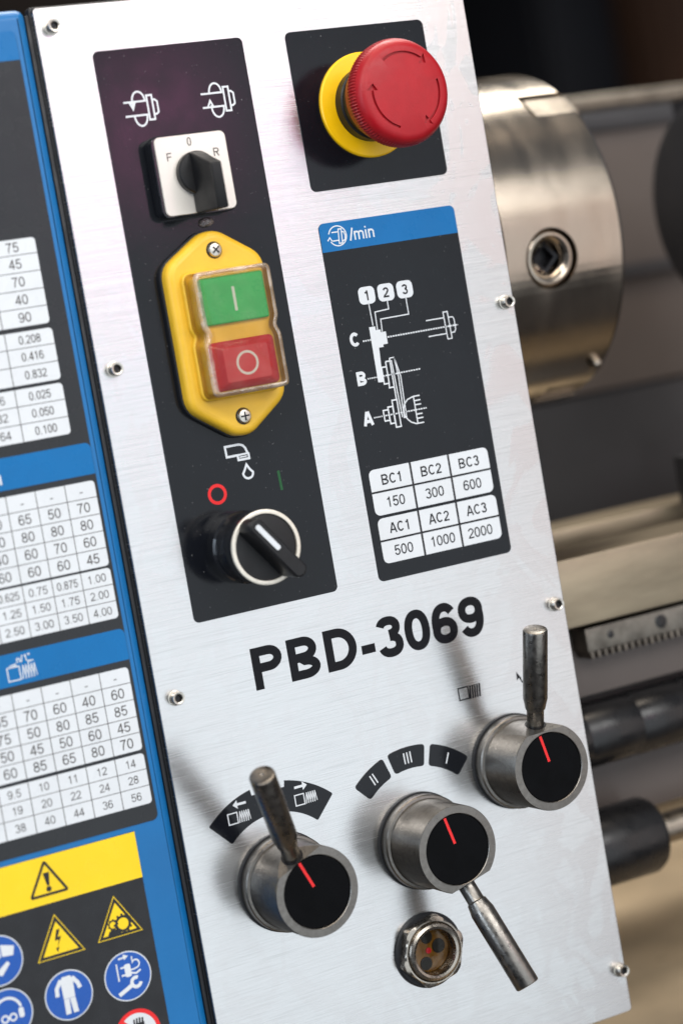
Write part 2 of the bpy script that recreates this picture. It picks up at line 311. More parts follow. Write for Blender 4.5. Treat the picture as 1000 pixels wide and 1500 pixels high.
def glyph(c, t):
    k = (c, t)
    if k in GC: return GC[k]
    h = t / 2; o = .06; P = []; adv = .777; W_ = .66
    if t > .17: o = .04; W_ = .70
    rx = W_ / 2 - h; cx = o + W_ / 2; x0 = o + h; x1 = o + W_ - h
    if c == '0': P = [(arc(cx, .5, rx, .5 - h, 0, 360, 32, .88)[:-1], True)]
    elif c == '1': P = [([(cx + .06, 0), (cx + .06, 1)], False), ([(cx + .06 - .01, 1 - h * 1.4), (cx - .06, .86 - h * .6), (cx - .20, .78 - h * .6)], False)]
    elif c == '2': P = [(arc(cx, .70, rx, .30 - h, 172, -28, 14) + [(cx + .02, .36), (x0 + .04, h + .1), (x0, h), (x1 + h, h)], False)]
    elif c == '3': P = [(arc(cx - .01, .765 - h * .35, rx - .02, .235 - h * .65, 168, -90, 18, .9), False), (arc(cx, .265 + h * .35, rx, .265 - h * .65, 90, -168, 20, .9), False)]
    elif c == '4': P = [([(cx + .14, 0), (cx + .14, .99)], False), ([(cx + .12, 1 - h), (x0 - .03, .22 + h), (x1 + h + .02, .22 + h)], False)]
    elif c == '5': P = [([(x1 + h - .03, 1 - h), (x0 + .09, 1 - h), (x0 + .03, .52)] + arc(cx - .005, .335, rx, .335 - h, 140, -165, 20), False)]
    elif c == '6': P = [(arc(cx, .325, rx, .325 - h, 0, 360, 28, .92)[:-1], True), (arc(cx + .02, .5, rx + .02, .5 - h, 38, 200, 18, .9), False)]
    elif c == '9': P = [(arc(cx, .675, rx, .325 - h, 0, 360, 28, .92)[:-1], True), (arc(cx - .02, .5, rx + .02, .5 - h, 218, 380, 18, .9), False)]
    elif c == '7': P = [([(x0 - h, 1 - h), (x1 - .01, 1 - h), (cx + .1, .72), (cx - .03, .42), (cx - .10, 0)], False)]
    elif c == '8': P = [(arc(cx, .765 - h * .35, rx - .035, .235 - h * .65, 0, 360, 28)[:-1], True), (arc(cx, .265 + h * .35, rx, .265 - h * .65, 0, 360, 28)[:-1], True)]
    elif c == 'A': adv = .93; P = [([(.02 + h, 0), (.465 - h * .3, 1)], False), ([(.91 - h, 0), (.465 + h * .3, 1)], False), ([(.2, .30), (.73, .30)], False)]
    elif c == 'B': adv = .99; P = [([(.10 + h, 0), (.10 + h, 1)], False), ([(.10 + h, 1 - h), (.46, 1 - h)] + arc(.52, .76 - h * .5, .31 - h * .6, .24 - h * .5, 90, -90) + [(.10 + h, .53 - h * .2)], False),
        ([(.42, .525 - h * .2)] + arc(.52, .265, .39 - h, .262 - h * .95, 90, -90) + [(.10 + h, h)], False)]
    elif c == 'C': adv = .98; P = [(arc(.50, .5, .42 - h, .5 - h, 42, 318, 26), False)]
    elif c == 'D': adv = 1.02; P = [([(.10 + h, 0), (.10 + h, 1)], False), ([(.10 + h, 1 - h), (.40, 1 - h)] + arc(.44, .5, .51 - h, .5 - h, 90, -90, 20) + [(.10 + h, h)], False)]
    elif c == 'P': adv = .95; P = [([(.10 + h, 0), (.10 + h, 1)], False), ([(.10 + h, 1 - h), (.48, 1 - h)] + arc(.54, .70, .35 - h, .30 - h, 90, -90) + [(.10 + h, .40 + h)], False)]
    elif c == 'R': adv = .95; P = [([(.10 + h, 0), (.10 + h, 1)], False), ([(.10 + h, 1 - h), (.48, 1 - h)] + arc(.52, .72, .31 - h, .28 - h, 90, -90) + [(.10 + h, .44 + h)], False), ([(.50, .46), (.82 - h, 0)], False)]
    elif c == 'F': adv = .82; P = [([(.10 + h, 0), (.10 + h, 1)], False), ([(.10 + h, 1 - h), (.76, 1 - h)], False), ([(.10 + h, .48), (.70, .48)], False)]
    elif c == 'm': adv = 1.13; P = [([(.08 + h, 0), (.08 + h, .73)], False), ([(.08 + h, .42)] + arc(.34, .52, .21, .21 - h, 180, 0, 10) + [(.55, 0)], False), ([(.55, .42)] + arc(.78, .52, .21, .21 - h, 180, 0, 10) + [(.99, 0)], False)]
    elif c == 'n': adv = .74; P = [([(.08 + h, 0), (.08 + h, .73)], False), ([(.08 + h, .42)] + arc(.36, .50, .23, .23 - h, 180, 0, 10) + [(.59, 0)], False)]
    elif c == 'i': adv = .31; P = [([(.155, 0), (.155, .73)], False), ([(.155, .88), (.155, 1.01)], False)]
    elif c == 'I': adv = .4; P = [([(.2, 0), (.2, 1)], False)]
    elif c == '/': adv = .39; P = [([(.03, -.02), (.36, 1.02)], False)]
    elif c == '-': adv = .47; P = [([(.05, .33), (.42, .33)], False)]
    elif c == '.': adv = .39; P = [([(.195, 0), (.195, t)], False)]
    elif c == '"': adv = .45; P = [([(.12, .7), (.12, 1)], False), ([(.32, .7), (.32, 1)], False)]
    elif c == '!': adv = .4; P = [([(.2, .3), (.2, 1)], False), ([(.2, 0), (.2, t)], False)]
    GC[k] = (adv, P); return GC[k]
u = 1e-4
def U(*pts): return [(a * u, b * u) for a, b in pts]

# ------------------------------------------------------------------ background room
bm = new(); box(bm, -3.5, 5.5, -1.2, 2.6, -3.1, -3.0); obj('wall', bm, 'wall', kind='structure')
bm = new(); box(bm, -3.5, 5.5, -1.22, -1.2, -3.0, 2.5); obj('floor', bm, 'dark_paint', kind='structure')
t = thing('storage_cabinet', 'blurred brown board cabinet far behind the machine at top right', 'cabinet', (2.05, -1.2, -2.6))
bm = new(); box(bm, 1.99, 2.9, -1.2, 1.2, -2.85, -2.45, .01); obj('carcass', bm, 'brown', t)
for i in range(2):
    bm = new(); box(bm, 2.01 + i * .43, 2.42 + i * .43, -1.1, 1.16, -2.448, -2.43, .004); obj('door', bm, 'brown', t)
t = thing('locker', 'blurred navy locker beside the brown cabinet in the dark background', 'locker', (1.4, -1.2, -2.7))
bm = new(); box(bm, 1.80, 1.96, -1.2, .72, -2.9, -2.52, .01); obj('carcass', bm, 'navy', t)
bm = new(); box(bm, 1.81, 1.95, -1.15, .68, -2.518, -2.5, .004); obj('door', bm, 'navy', t)

# ------------------------------------------------------------------ control panel
P0 = (0, -.02, 0)
PX0, PX1, PY0, PY1 = -.0822, .0833, -.2060, .1857
panel = thing('control_panel', 'brushed steel control panel carrying the switches, labels and shift levers', 'control panel', P0)
bm = new(); prism(bm, rrect((PX0 + PX1) / 2, (PY0 + PY1) / 2, PX1 - PX0, PY1 - PY0, .0016, 4), -.0022, 0, .0003, 2); obj('plate', bm, 'steel', panel)
bm = new(); prism(bm, rrect((PX0 + PX1) / 2 - .0002, (PY0 + PY1) / 2 + .0003, PX1 - PX0 + .0006, PY1 - PY0 + .0010, .0012, 4), -.006, -.0024, .0006, 2); obj('gasket', bm, 'rubber', panel)
LZ = .0002; PZ = LZ + .00005
def label(parent, name, cx, cy, w_, h_, r, mat='label', z=LZ, lab=None):
    bm = new(); prism(bm, rrect(cx, cy, w_, h_, r, 6), 0.00002, z, .00006, 1); return obj(name, bm, mat, parent, label=lab)

# --- left label (switch column)
lb = label(panel, 'switch_label', -.03605, .07195, .0559, .1953, .0020, lab='tall dark label behind the left column of switches')
pen = Pen(PZ)
for sx, up in ((0, False), (288, True)):
    for y in (1516, 1469): pen.line(U((-561 + sx, y), (-478 + sx, y)), .00066)
    pen.line(U((-474 + sx, 1533), (-455 + sx, 1533), (-455 + sx, 1451), (-474 + sx, 1451)), .00066, True)
    pen.line(U((-453 + sx, 1517), (-446 + sx, 1517), (-438 + sx, 1510), (-438 + sx, 1474), (-446 + sx, 1468), (-453 + sx, 1468)), .00066)
    pen.line([(p[0] + sx * u, p[1]) for p in arc(-.0505, .1518, .0023, .0031, 0, 180, 12)] + ([] if up else U((-528 + sx, 1495))), .00066)
    pen.line([(p[0] + sx * u, p[1]) for p in arc(-.0505, .1467, .0023, .0034, 180 if not up else 165, 360, 12)], .00066)
    if not up: pen.line(U((-538, 1512), (-529, 1492), (-520, 1512)), .00066, True)
    else: pen.line(U((-254, 1469), (-242, 1491), (-232, 1469)), .00066, True)
# tap and drop
pen.line(U((-415, 315), (-390, 315), (-362, 315), (-348, 310), (-340, 300), (-334, 281), (-331, 279), (-331, 262), (-372, 262), (-373, 279), (-385, 279), (-414, 279)), .00080, True)
pen.line(U((-372, 279), (-334, 280)), .00066); pen.line(U((-366, 271), (-338, 271)), .00045)
pen.line(U((-346, 242), (-356, 224)) + arc(-.0345, .0213, .0019, .0019, 180, 360, 12) + U((-336, 224)), .00078, True)
flat('pictogram', pen.bm, 'white', lb, kind='stuff')
pen = Pen(PZ); pen.ring(-.0473, .0161, .0030, .00115); flat('off_mark', pen.bm, 'red_print', lb)
pen = Pen(PZ); pen.line(U((-231, 200), (-229, 131)), .0010); flat('on_mark', pen.bm, 'green_print', lb)

# --- emergency stop label
label(panel, 'stop_label', .03650, .1415, .0560, .0562, .0022, lab='square dark label behind the emergency stop')

# --- speed label
lb = label(panel, 'speed_label', .0366, .0380, .0560, .1283, .0021, lab='dark spindle speed chart with a blue header')
pen = Pen(PZ); c = rrect(.0366, .0971, .0559, .0101, .0021, 6)
c = [(x, (max(y, .0920) if y < .0971 else y)) for x, y in c]
c = [(.0087, .0920), (.0645, .0920)] + [p for p in rrect(.0366, .0971, .0558, .0101, .0021, 6) if p[1] > .0985]
pen.fill(c); flat('header', pen.bm, 'blue_print', lb)
pen = Pen(PZ + .00005)
lw = .00042
pen.ring(.0156, .0972, .0035, lw, -150, 165)
pen.line(U((114, 958), (124, 969), (131, 956)), lw); 
pen.line(U((134, 986), (158, 986)), lw); pen.line(U((133, 956), (158, 956)), lw)
pen.line(U((162, 995), (174, 995), (171, 945), (158, 945)), lw, True); pen.line(U((173, 985), (182, 983), (186, 971), (184, 956), (172, 951)), lw)
pen.text('/min', .0203, .0949, .0043, .14, 'l', .93)
flat('header_lettering', pen.bm, 'white', lb)
pen = Pen(PZ)
for x in (.0231, .0309, .0387): pen.fill(rrect(x, .0749, .0066, .0062, .0018, 5))
flat('number_tile', pen.bm, 'white', lb)
pen = Pen(PZ + .00005)
for x, s_ in ((.0231, '1'), (.0309, '2'), (.0387, '3')): pen.text(s_, x, .0731, .0036, .17, 'c', .95)
lw = .00050
W2 = Pen(PZ)
W2.line(U((233, 719), (235, 640)), .0004); W2.line(U((309, 719), (309, 689), (252, 686), (250, 622)), .0004); W2.line(U((386, 719), (386, 659), (270, 658), (268, 613)), .0004)
W2.fill(U((218, 636), (243, 636), (243, 622), (262, 622), (262, 612), (282, 612), (282, 568), (263, 568), (263, 559), (244, 559), (237, 436), (217, 438)))
W2.dash((.0184, .0591), (.0217, .0591), .0006, .0006, .00035); W2.dash((.0285, .0591), (.0580, .0592), .00055, .00075, .0003)
W2.line(U((451, 625), (527, 625)), .0004); W2.line(U((451, 567), (529, 567)), .0004)
W2.line(U((527, 645), (545, 645), (547, 547), (529, 547)), .0004, True); W2.line(U((546, 624), (564, 623), (568, 612), (568, 578), (562, 568), (547, 567)), .0004)
W2.dash((.0177, .0457), (.0217, .0457), .0005, .00045, .0003); W2.dash((.0240, .0457), (.0396, .0459), .0005, .00075, .0003)
W2.line(U((240, 488), (260, 488), (260, 428), (240, 428)), lw, True); W2.line(U((260, 506), (278, 506), (278, 412), (258, 412), (260, 428)), lw); W2.line(U((260, 488), (260, 506)), lw)
W2.line(U((278, 516), (297, 516), (302, 446), (297, 298), (307, 298), (311, 448), (297, 516)), .0004); W2.line(U((278, 516), (278, 366)), .0005); W2.line(U((284, 508), (290, 300)), .0004)
W2.dash((.0176, .0317), (.0213, .0317), .0005, .00045, .0003); W2.dash((.0222, .0317), (.0394, .0317), .0005, .00075, .0003)
W2.line(U((217, 336), (238, 336), (238, 298), (218, 298)), lw, True); W2.line(U((238, 345), (258, 345), (258, 285), (239, 285)), lw, True); W2.line(U((259, 366), (279, 366), (279, 269), (259, 269)), lw, True)
W2.line(U((374, 366), (348, 366), (322, 359), (307, 345), (300, 327), (300, 305), (309, 290), (322, 277), (342, 268), (374, 268)), .00045); W2.line(U((348, 366), (348, 268)), .00045)
for y in (350, 335, 301, 286): W2.line(U((349, y), (374, y)), .00045)
W2.text('C', .0153, .0577, .0050, .23, 'c', .95); W2.text('B', .0153, .0437, .0050, .23, 'c', .9); W2.text('A', .0152, .0293, .0050, .23, 'c', .95)
flat('gear_diagram', W2.bm, 'white', lb)
TB = ((.0116, .0614, .0136, -.0029, ('BC1', 'BC2', 'BC3'), ('150', '300', '600')), (.0118, .0616, -.0040, -.0202, ('AC1', 'AC2', 'AC3'), ('500', '1000', '2000')))
tp = Pen(PZ); gp = Pen(PZ + .00005)
for x0, x1, y1, y0, ra, rb in TB:
    tp.fill(rrect((x0 + x1) / 2, (y0 + y1) / 2, x1 - x0, y1 - y0, .0021, 5)); ym = (y0 + y1) / 2 + .0001
    gp.line([(x0, ym), (x1, ym)], .0007); gp.line([(.0287, y0), (.0287, y1)], .0008); gp.line([(.0447, y0), (.0447, y1)], .0008)
    for i, (a, b) in enumerate(zip(ra, rb)):
        x = (.0205, .0368, .0528)[i]
        gp.text(a, x, ym + .0022, .0037, .15, 'c', .88); gp.text(b, x, ym - .0060, .0037, .13, 'c', .92)
flat('speed_table', tp.bm, 'white', lb)
for v in gp.bm.verts: pass
m_ = pen.bm; me_t = bpy.data.meshes.new('t'); m_.to_mesh(me_t); gp.bm.from_mesh(me_t); m_.free(); bpy.data.meshes.remove(me_t)
flat('table_lettering', gp.bm, 'black', lb, kind='stuff')

# --- printed straight on the steel
pen = Pen(.00006); pen.text('PBD-3069', .0009, -.0533, .0147, .215, 'c', .998, sp=.0)
flat('model_lettering', pen.bm, 'ink_bold', panel)
def bolt(pen, x, y, s=1, w_=.0004, flip=1):
    """headed bolt pictogram, 0.0100 wide"""
    pen.line([(x, y), (x + .0043 * s, y), (x + .0043 * s, y + .0045 * s), (x, y + .0045 * s)], w_, True)
    n = 5
    for i in range(n):
        a = x + (.0050 + i * .0010) * s
        pen.line([(a, y - .0001 * s), (a + .0007 * s, y + .0046 * s)], w_ * .9)
        pen.line([(a + .0007 * s, y + .0046 * s), (a + .0012 * s, y + .0002 * s)], w_ * .7)
pen = Pen(.00006); pen.line([(.0327, -.0748), (.0368, -.0748), (.0368, -.0704), (.0327, -.0704)], .00045, True)
for i in range(5): pen.line([(.0373 + i * .0010, -.0751), (.0378 + i * .0010, -.0703)], .00062)
pen.line(U((600, -742), (588, -718)), .0005); pen.fill(U((580, -697), (577, -731), (586, -722), (598, -727)))
flat('feed_pictogram', pen.bm, 'ink_bold', panel)

def arcpiece(cx, cy, r0, r1, a0, a1, rnd=.0008, n=14):
    """annular sector outline with softened corners; angles clockwise from up"""
    def P(r, a): return (cx + r * math.sin(R(a)), cy + r * math.cos(R(a)))
    da0, da1 = math.degrees(rnd / r0), math.degrees(rnd / r1)
    o = [P(r1, a0 + da1 + (a1 - a0 - 2 * da1) * i / n) for i in range(n + 1)]
    o += [P(r1 - rnd * .3, a1 - da1 * .3), P(r1 - rnd, a1), P(r0 + rnd, a1), P(r0 + rnd * .3, a1 - da0 * .3)]
    o += [P(r0, a1 - da0 - (a1 - a0 - 2 * da0) * i / n) for i in range(n + 1)]
    o += [P(r0 + rnd * .3, a0 + da0 * .3), P(r0 + rnd, a0), P(r1 - rnd, a0), P(r1 - rnd * .3, a0 + da1 * .3)]
    return o
K1, K2, K3 = (-.0480, -.1205), (.0075, -.1203), (.0506, -.1015)
# direction label above lever 1 (notched in the middle)
bm = new(); o = arcpiece(K1[0], K1[1], .0242, .0350, -43.5, 43.5, .0005, 30)
o2 = []
for x, y in o:
    if y > K1[1] + .030 and abs(x - K1[0]) < .0066:
        if not o2 or o2[-1][1] > K1[1] + .0335 or True:
            o2.append((x, K1[1] + .0322))
    else: o2.append((x, y))
k0 = next(i for i, p in enumerate(o2) if abs(p[1] - (K1[1] + .0322)) < 1e-9); k1 = max(i for i, p in enumerate(o2) if abs(p[1] - (K1[1] + .0322)) < 1e-9)
o2 = o2[:k0] + [(K1[0] - .0068, K1[1] + .0344), (K1[0] - .0065, K1[1] + .0322), (K1[0] + .0063, K1[1] + .0322), (K1[0] + .0067, K1[1] + .0344)] + o2[k1 + 1:]
prism(bm, o2, .00002, LZ, 0)
lb = obj('direction_label', bm, 'label', panel)
pen = Pen(PZ)
bolt(pen, -.0646, -.0962, .82, .00040); bolt(pen, -.0386, -.0960, .82, .00040)
for y in (-.0899,):
    pen.line([(-.0571, y), (-.0607, y)], .00085); pen.fill([(-.0622, y), (-.0604, y + .0015), (-.0604, y - .0015)])
    pen.line([(-.0382, y + .0003), (-.0348, y + .0003)], .00085); pen.fill([(-.0332, y + .0003), (-.0350, y + .0018), (-.0350, y - .0012)])
flat('pictogram', pen.bm, 'white', lb)
# three range labels above lever 2
for (a0, a1, n_) in ((-43.5, -18.5, 2), (-14.8, 11.3, 3), (15.5, 43.5, 1)):
    bm = new(); prism(bm, arcpiece(K2[0] + .0010, K2[1], .0264, .0343, a0, a1, .0010, 10), .00002, LZ, 0)
    lb = obj('range_label', bm, 'label', panel, label=('dark label printed with ' + {1: 'I', 2: 'II', 3: 'III'}[n_]))
    am = (a0 + a1) / 2; cx = K2[0] + .0010 + .0304 * math.sin(R(am)); cy = K2[1] + .0304 * math.cos(R(am)); pen = Pen(PZ)
    dr = (math.sin(R(am * .8)), math.cos(R(am * .8))); tr = (dr[1], -dr[0])
    for i in range(n_):
        q = (i - (n_ - 1) / 2) * .0013
        pen.line([(cx + tr[0] * q - dr[0] * .0020, cy + tr[1] * q - dr[1] * .0020), (cx + tr[0] * q + dr[0] * .0020, cy + tr[1] * q + dr[1] * .0020)], .00050)
    flat('numeral', pen.bm, 'white', lb)

# --- six socket cap screws
first = None
for x, y, a_ in ((-.0767, .1790, 10), (-.0765, .0641, 33), (-.0759, -.0488, 52), (.0794, .0643, 5), (.0788, -.0487, 20), (.0805, -.1893, 41)):
    if first is None:
        bm = new()
        lathe(bm, [(.0001, .0002), (.0027, .0002), (.0027, .0005), (.0023, .0006), (.0023, .0034), (.0021, .0038), (.00165, .0038), (.0013, .0036), (.0013, .0019), (0, .0016)], (0, 0, 0), n=40)
        s0 = obj('cap_screw', bm, 'screw', panel, origin=(0, 0, 0))
        bm = new(); lathe(bm, [(0, .0024), (.00128, .0024)], n=6); k0_ = obj('hex_socket', bm, 'chuck_dark', s0, origin=(0, 0, 0))
        first = (s0, k0_); s = s0
    else:
        s = first[0].copy(); COL.objects.link(s); s.parent = panel
        k = first[1].copy(); COL.objects.link(k); k.parent = s
    s.location = Wd((x - P0[0], y - P0[1], 0)); s.rotation_euler = (0, R(a_), 0)

# ------------------------------------------------------------------ rotary direction switch F / 0 / R
O = (-.0372, .1247, 0)
t = thing('rotary_switch', 'square silver-faced F 0 R switch with a black pointer grip', 'rotary switch', O)
bm = new(); prism(bm, rrect(-.0375, .1247, .0278, .0280, .0030, 5), LZ, .0060, .0004, 2); obj('housing', bm, 'gloss_black', t)
bm = new(); prism(bm, rrect(-.0372, .1247, .0264, .0266, .0020, 5), .0061, .0068, .0002, 2); fp = obj('face_plate', bm, 'plate_silver', t)
pen = Pen(.00685); pen.text('F', -.0459, .1298, .0027, .13); pen.text('0', -.0377, .1341, .0029, .12, xs=.75); pen.text('R', -.0283, .1296, .0028, .13)
flat('lettering', pen.bm, 'grid', fp)
bm = new(); lathe(bm, [(.0073, .0069), (.0073, .0092), (.0069, .0098), (.0040, .0100), (0, .0100)], (-.0372, .1247, 0), n=56)
k = obj('knob', bm, 'black_plastic', t)
bm = new()
sec = [(.1317, .0070), (.1317, .0098), (.1262, .0232), (.1258, .0240), (.1110, .0240), (.1106, .0236), (.1112, .0070)]
def tri_w(z): return .00255 - (z - .007) / .017 * .00055
vl = [bm.verts.new((-.0372 - tri_w(z), y, z)) for y, z in sec]; vr = [bm.verts.new((-.0372 + tri_w(z), y, z)) for y, z in sec]
bm.faces.new(vl); bm.faces.new(vr[::-1])
for i in range(len(sec)): j = (i + 1) % len(sec); bm.faces.new((vl[i], vl[j], vr[j], vr[i]))
bmesh.ops.bevel(bm, geom=[e for e in bm.edges], offset=.00035, segments=2, affect='EDGES')
obj('grip', bm, 'black_plastic', k, angle=50)

def smear(pts, w0, z0, parent, name='sealant'):
    bm = new()
    for i in range(len(pts) - 1):
        a, b = Vector(pts[i]), Vector(pts[i + 1]); n = max(2, int((b - a).length / .0006))
        for k in range(n):
            c = a.lerp(b, k / n) + Vector((random.uniform(-1, 1), random.uniform(-1, 1))) * w0 * .35; rr = w0 * random.uniform(.35, .8)
            m_ = Matrix.Translation((c.x, c.y, z0)) @ Matrix.Rotation(random.uniform(0, 3), 4, 'Z') @ Matrix.Diagonal((rr * random.uniform(.8, 1.7), rr, rr * random.uniform(.25, .45), 1))
            bmesh.ops.create_icosphere(bm, subdivisions=2, radius=1, matrix=m_)
    return obj(name, bm, 'sealant', parent, angle=180, kind='stuff')
bm = new()
for x_, y_, a_, b_, c_ in ((-.0338, .1083, .0030, .0017, .0009),):
    bmesh.ops.create_icosphere(bm, subdivisions=4, radius=1, matrix=Matrix.Translation((x_, y_, .0002)) @ Matrix.Rotation(x_ * 90, 4, 'Z') @ Matrix.Diagonal((a_, b_, c_, 1)))
for v in bm.verts:
    q = v.co * 2200; v.co.z += .00012 * math.sin(q.x) * math.cos(q.y * 1.3); v.co.x += .00014 * math.sin(q.y * .9 + 1)
obj('sealant', bm, 'sealant', t, angle=180, kind='stuff')
# ------------------------------------------------------------------ start / stop switch
O = (-.0357, .0696, 0)
t = thing('start_stop_switch', 'yellow start stop switch with green I and red O buttons under a clear cover', 'power switch', O)
def rpoly(c, rr, n=5):
    o = []; N = len(c)
    for i in range(N):
        a, b, d = Vector(c[i - 1]), Vector(c[i]), Vector(c[(i + 1) % N]); r = rr[i]
        u1 = (a - b).normalized(); u2 = (d - b).normalized()
        for k in range(n + 1):
            s_ = k / n; p = b + u1 * r * (1 - s_) ** 2 + u2 * r * s_ ** 2; o.append(tuple(p))
    return o
cx, cy = -.0357, .0697
hexo = [(cx - .0188, cy - .0240), (cx - .0030, cy - .0352), (cx + .0030, cy - .0352), (cx + .0183, cy - .0240), (cx + .0183, cy + .0250), (cx + .0030, cy + .0352), (cx - .0030, cy + .0352), (cx - .0188, cy + .0250)]
ho = rpoly(hexo, [.0045, .0027, .0027, .0045, .0045, .0027, .0027, .0045])
bm = new(); prism(bm, offset(ho, -.0006), LZ, .0022, .0004, 2); obj('gasket', bm, 'rubber', t)
bm = new(); prism(bm, ho, .0023, .0072, .0026, 5); yb = obj('body', bm, 'yellow_box', t)
# raised collar round the buttons
bx = cx + .0004
wst = [(bx - .0140, cy - .0208), (bx + .0140, cy - .0208), (bx + .0140, cy - .0026), (bx + .0126, cy + .0002), (bx + .0140, cy + .0030), (bx + .0140, cy + .0212), (bx - .0140, cy + .0212), (bx - .0140, cy + .0030), (bx - .0126, cy + .0002), (bx - .0140, cy - .0026)]
wr = [.0024, .0024, .0013, .0014, .0013, .0024, .0024, .0013, .0014, .0013]
bm = new(); prism(bm, offset(rpoly(wst, wr), -.0010), .0070, .0092, .0008, 3); fr_ = obj('button_frame', bm, 'yellow_box', t)
bm = new(); prism(bm, offset(rpoly(wst, wr), .0010), .0092, .0142, .0006, 3); obj('inner_frame', bm, 'yellow_box', fr_)
for (sy, first_) in ((.0285, True), (-.0287, False)):
    bm = new(); o = (cx, cy + sy)
    lathe(bm, [(.0030, .0071), (.0029, .00728), (.0023, .0073)], (o[0], o[1], 0), n=36)
    obj('screw_seat', bm, 'chuck_dark', t)
    bm = new(); lathe(bm, [(.0025, .0072), (.0025, .0079), (.0021, .0085), (.0010, .0088), (0, .0088)], (o[0], o[1], 0), n=36); sc_ = obj('screw', bm, 'screw', t)
    bm = new(); a = 40 if first_ else 2
    for q in (0, 90):
        ca, sa = math.cos(R(a + q)), math.sin(R(a + q)); zz = .00884 + q * 4e-7
        pts = [(-.0016, -.00028), (.0016, -.00028), (.0016, .00028), (-.0016, .00028)]
        sheet(bm, [(o[0] + x * ca - y * sa, o[1] + x * sa + y * ca) for x, y in pts], zz)
    flat('cross_slot', bm, 'chuck_dark', sc_)
GYc, RYc = .0808, .0588
bm = new(); prism(bm, rrect(bx, GYc, .0238, .0160, .0009, 4), .0140, .0160, .0006, 3)
g = obj('start_button', bm, 'green_button', t); pen = Pen(.01605); pen.line([(bx - .0001, .0848), (bx - .0001, .0766)], .0010); flat('start_mark', pen.bm, 'white', g)
bm = new()
def lerp_ring(pts, z): return [bm.verts.new((x, y, z)) for x, y in pts]
lv = [(rrect(bx, RYc, .0244, .0166, .0018, 4), .0138), (rrect(bx, RYc, .0244, .0166, .0018, 4), .0145), (rrect(bx, RYc, .0236, .0158, .0016, 4), .0149), (rrect(bx, RYc, .0178, .0126, .0010, 4), .0168), (rrect(bx, RYc, .0166, .0114, .0009, 4), .0171)]
rs = [lerp_ring(*a) for a in lv]
for a, b in zip(rs, rs[1:]):
    for i in range(len(a)): bm.faces.new((a[i], a[(i + 1) % len(a)], b[(i + 1) % len(a)], b[i]))
bm.faces.new(rs[-1])
g = obj('stop_button', bm, 'red_button', t); pen = Pen(.01715); pen.ring(bx, RYc, .0037, .0008); flat('stop_mark', pen.bm, 'white', g)
# clear cover: walls, rim and a thin lid with the waist
wo = rpoly(wst, wr); bm = new()
wi = rpoly([(a, b) for a, b in wst], wr)
lv = [(offset(wo, -.0004), .0090), (wo, .0168), (offset(wo, .0004), .0174), (offset(wo, .0013), .0177), (offset(wo, .0024), .0178)]
rs = [lerp_ring(*a) for a in lv]
for a, b in zip(rs, rs[1:]):
    for i in range(len(a)): bm.faces.new((a[i], a[(i + 1) % len(a)], b[(i + 1) % len(a)], b[i]))
bm.faces.new(rs[-1])
cv = obj('clear_cover', bm, 'cover', t)
bm = new(); a_, b_ = offset(wo, -.0002), offset(wo, .0014)
rs = [lerp_ring(a_, .0164), lerp_ring(offset(wo, -.0001), .0173), lerp_ring(offset(wo, .0003), .0179), lerp_ring(offset(wo, .0009), .0182), lerp_ring(b_, .0180)]
for a, b in zip(rs, rs[1:]):
    for i in range(len(a)): bm.faces.new((a[i], a[(i + 1) % len(a)], b[(i + 1) % len(a)], b[i]))
obj('cover_rim', bm, 'rim_clear', cv)

# ------------------------------------------------------------------ coolant selector
O = (-.0422, -.0033, 0)
t = thing('coolant_selector', 'round silver-ringed selector knob with a black bar grip below the tap symbol', 'selector knob', O)
bm = new(); lathe(bm, [(.0126, LZ), (.0126, .0050), (.0119, .0058), (.0119, .0130), (.0122, .0136), (.0122, .0196), (.0110, .0198)], O, n=72); obj('collar', bm, 'gloss_black', t)
bm = new(); lathe(bm, [(.0120, .0198), (.0126, .0200), (.0128, .0208), (.0127, .0213), (.0122, .0215), (.0114, .0214), (.0113, .0206)], O, n=72); obj('bezel', bm, 'silver_ring', t)
bm = new(); lathe(bm, [(.01125, .0200), (.01125, .0207), (.0105, .0209), (0, .0209)], O, n=64); k = obj('knob', bm, 'black_plastic', t)
bm = new(); d = Vector((.6, -.8)); nrm = Vector((.8, .6)); OO = Vector((O[0], O[1]))
rs = []
for (L0, L1, wdt, z) in ((-.0124, .0128, .0034, .0209), (-.0126, .0132, .0031, .0250), (-.0128, .0136, .0029, .0288), (-.0126, .0135, .0026, .0297), (-.0120, .0130, .0021, .0300)):
    pl = []
    for cxx, s_ in ((L1, 1), (L0, -1)):
        for i in range(9):
            a = R(-90 + 180 * i / 8); rr = wdt * .8
            pl.append(((cxx - s_ * rr) + s_ * rr * math.cos(a), s_ * wdt * math.sin(a)))
    rs.append([bm.verts.new((*(OO + d * a + nrm * (-b)), z)) for a, b in pl])
for a, b in zip(rs, rs[1:]):
    for i in range(len(a)): bm.faces.new((a[i], a[(i + 1) % len(a)], b[(i + 1) % len(a)], b[i]))
bm.faces.new(rs[-1]); g = obj('grip', bm, 'black_plastic', k)
bm = new(); q0, q1 = OO + d * -.0100, OO + d * .0003; pl = []
for c_, s_ in ((q1, 1), (q0, -1)):
    for i in range(7):
        a = R(-90 + 180 * i / 6); pl.append(tuple(c_ + d * s_ * .0006 * math.cos(a) + nrm * -s_ * .0009 * math.sin(a)))
prism(bm, pl, .0299, .0302, 0); obj('index_mark', bm, 'white', t)

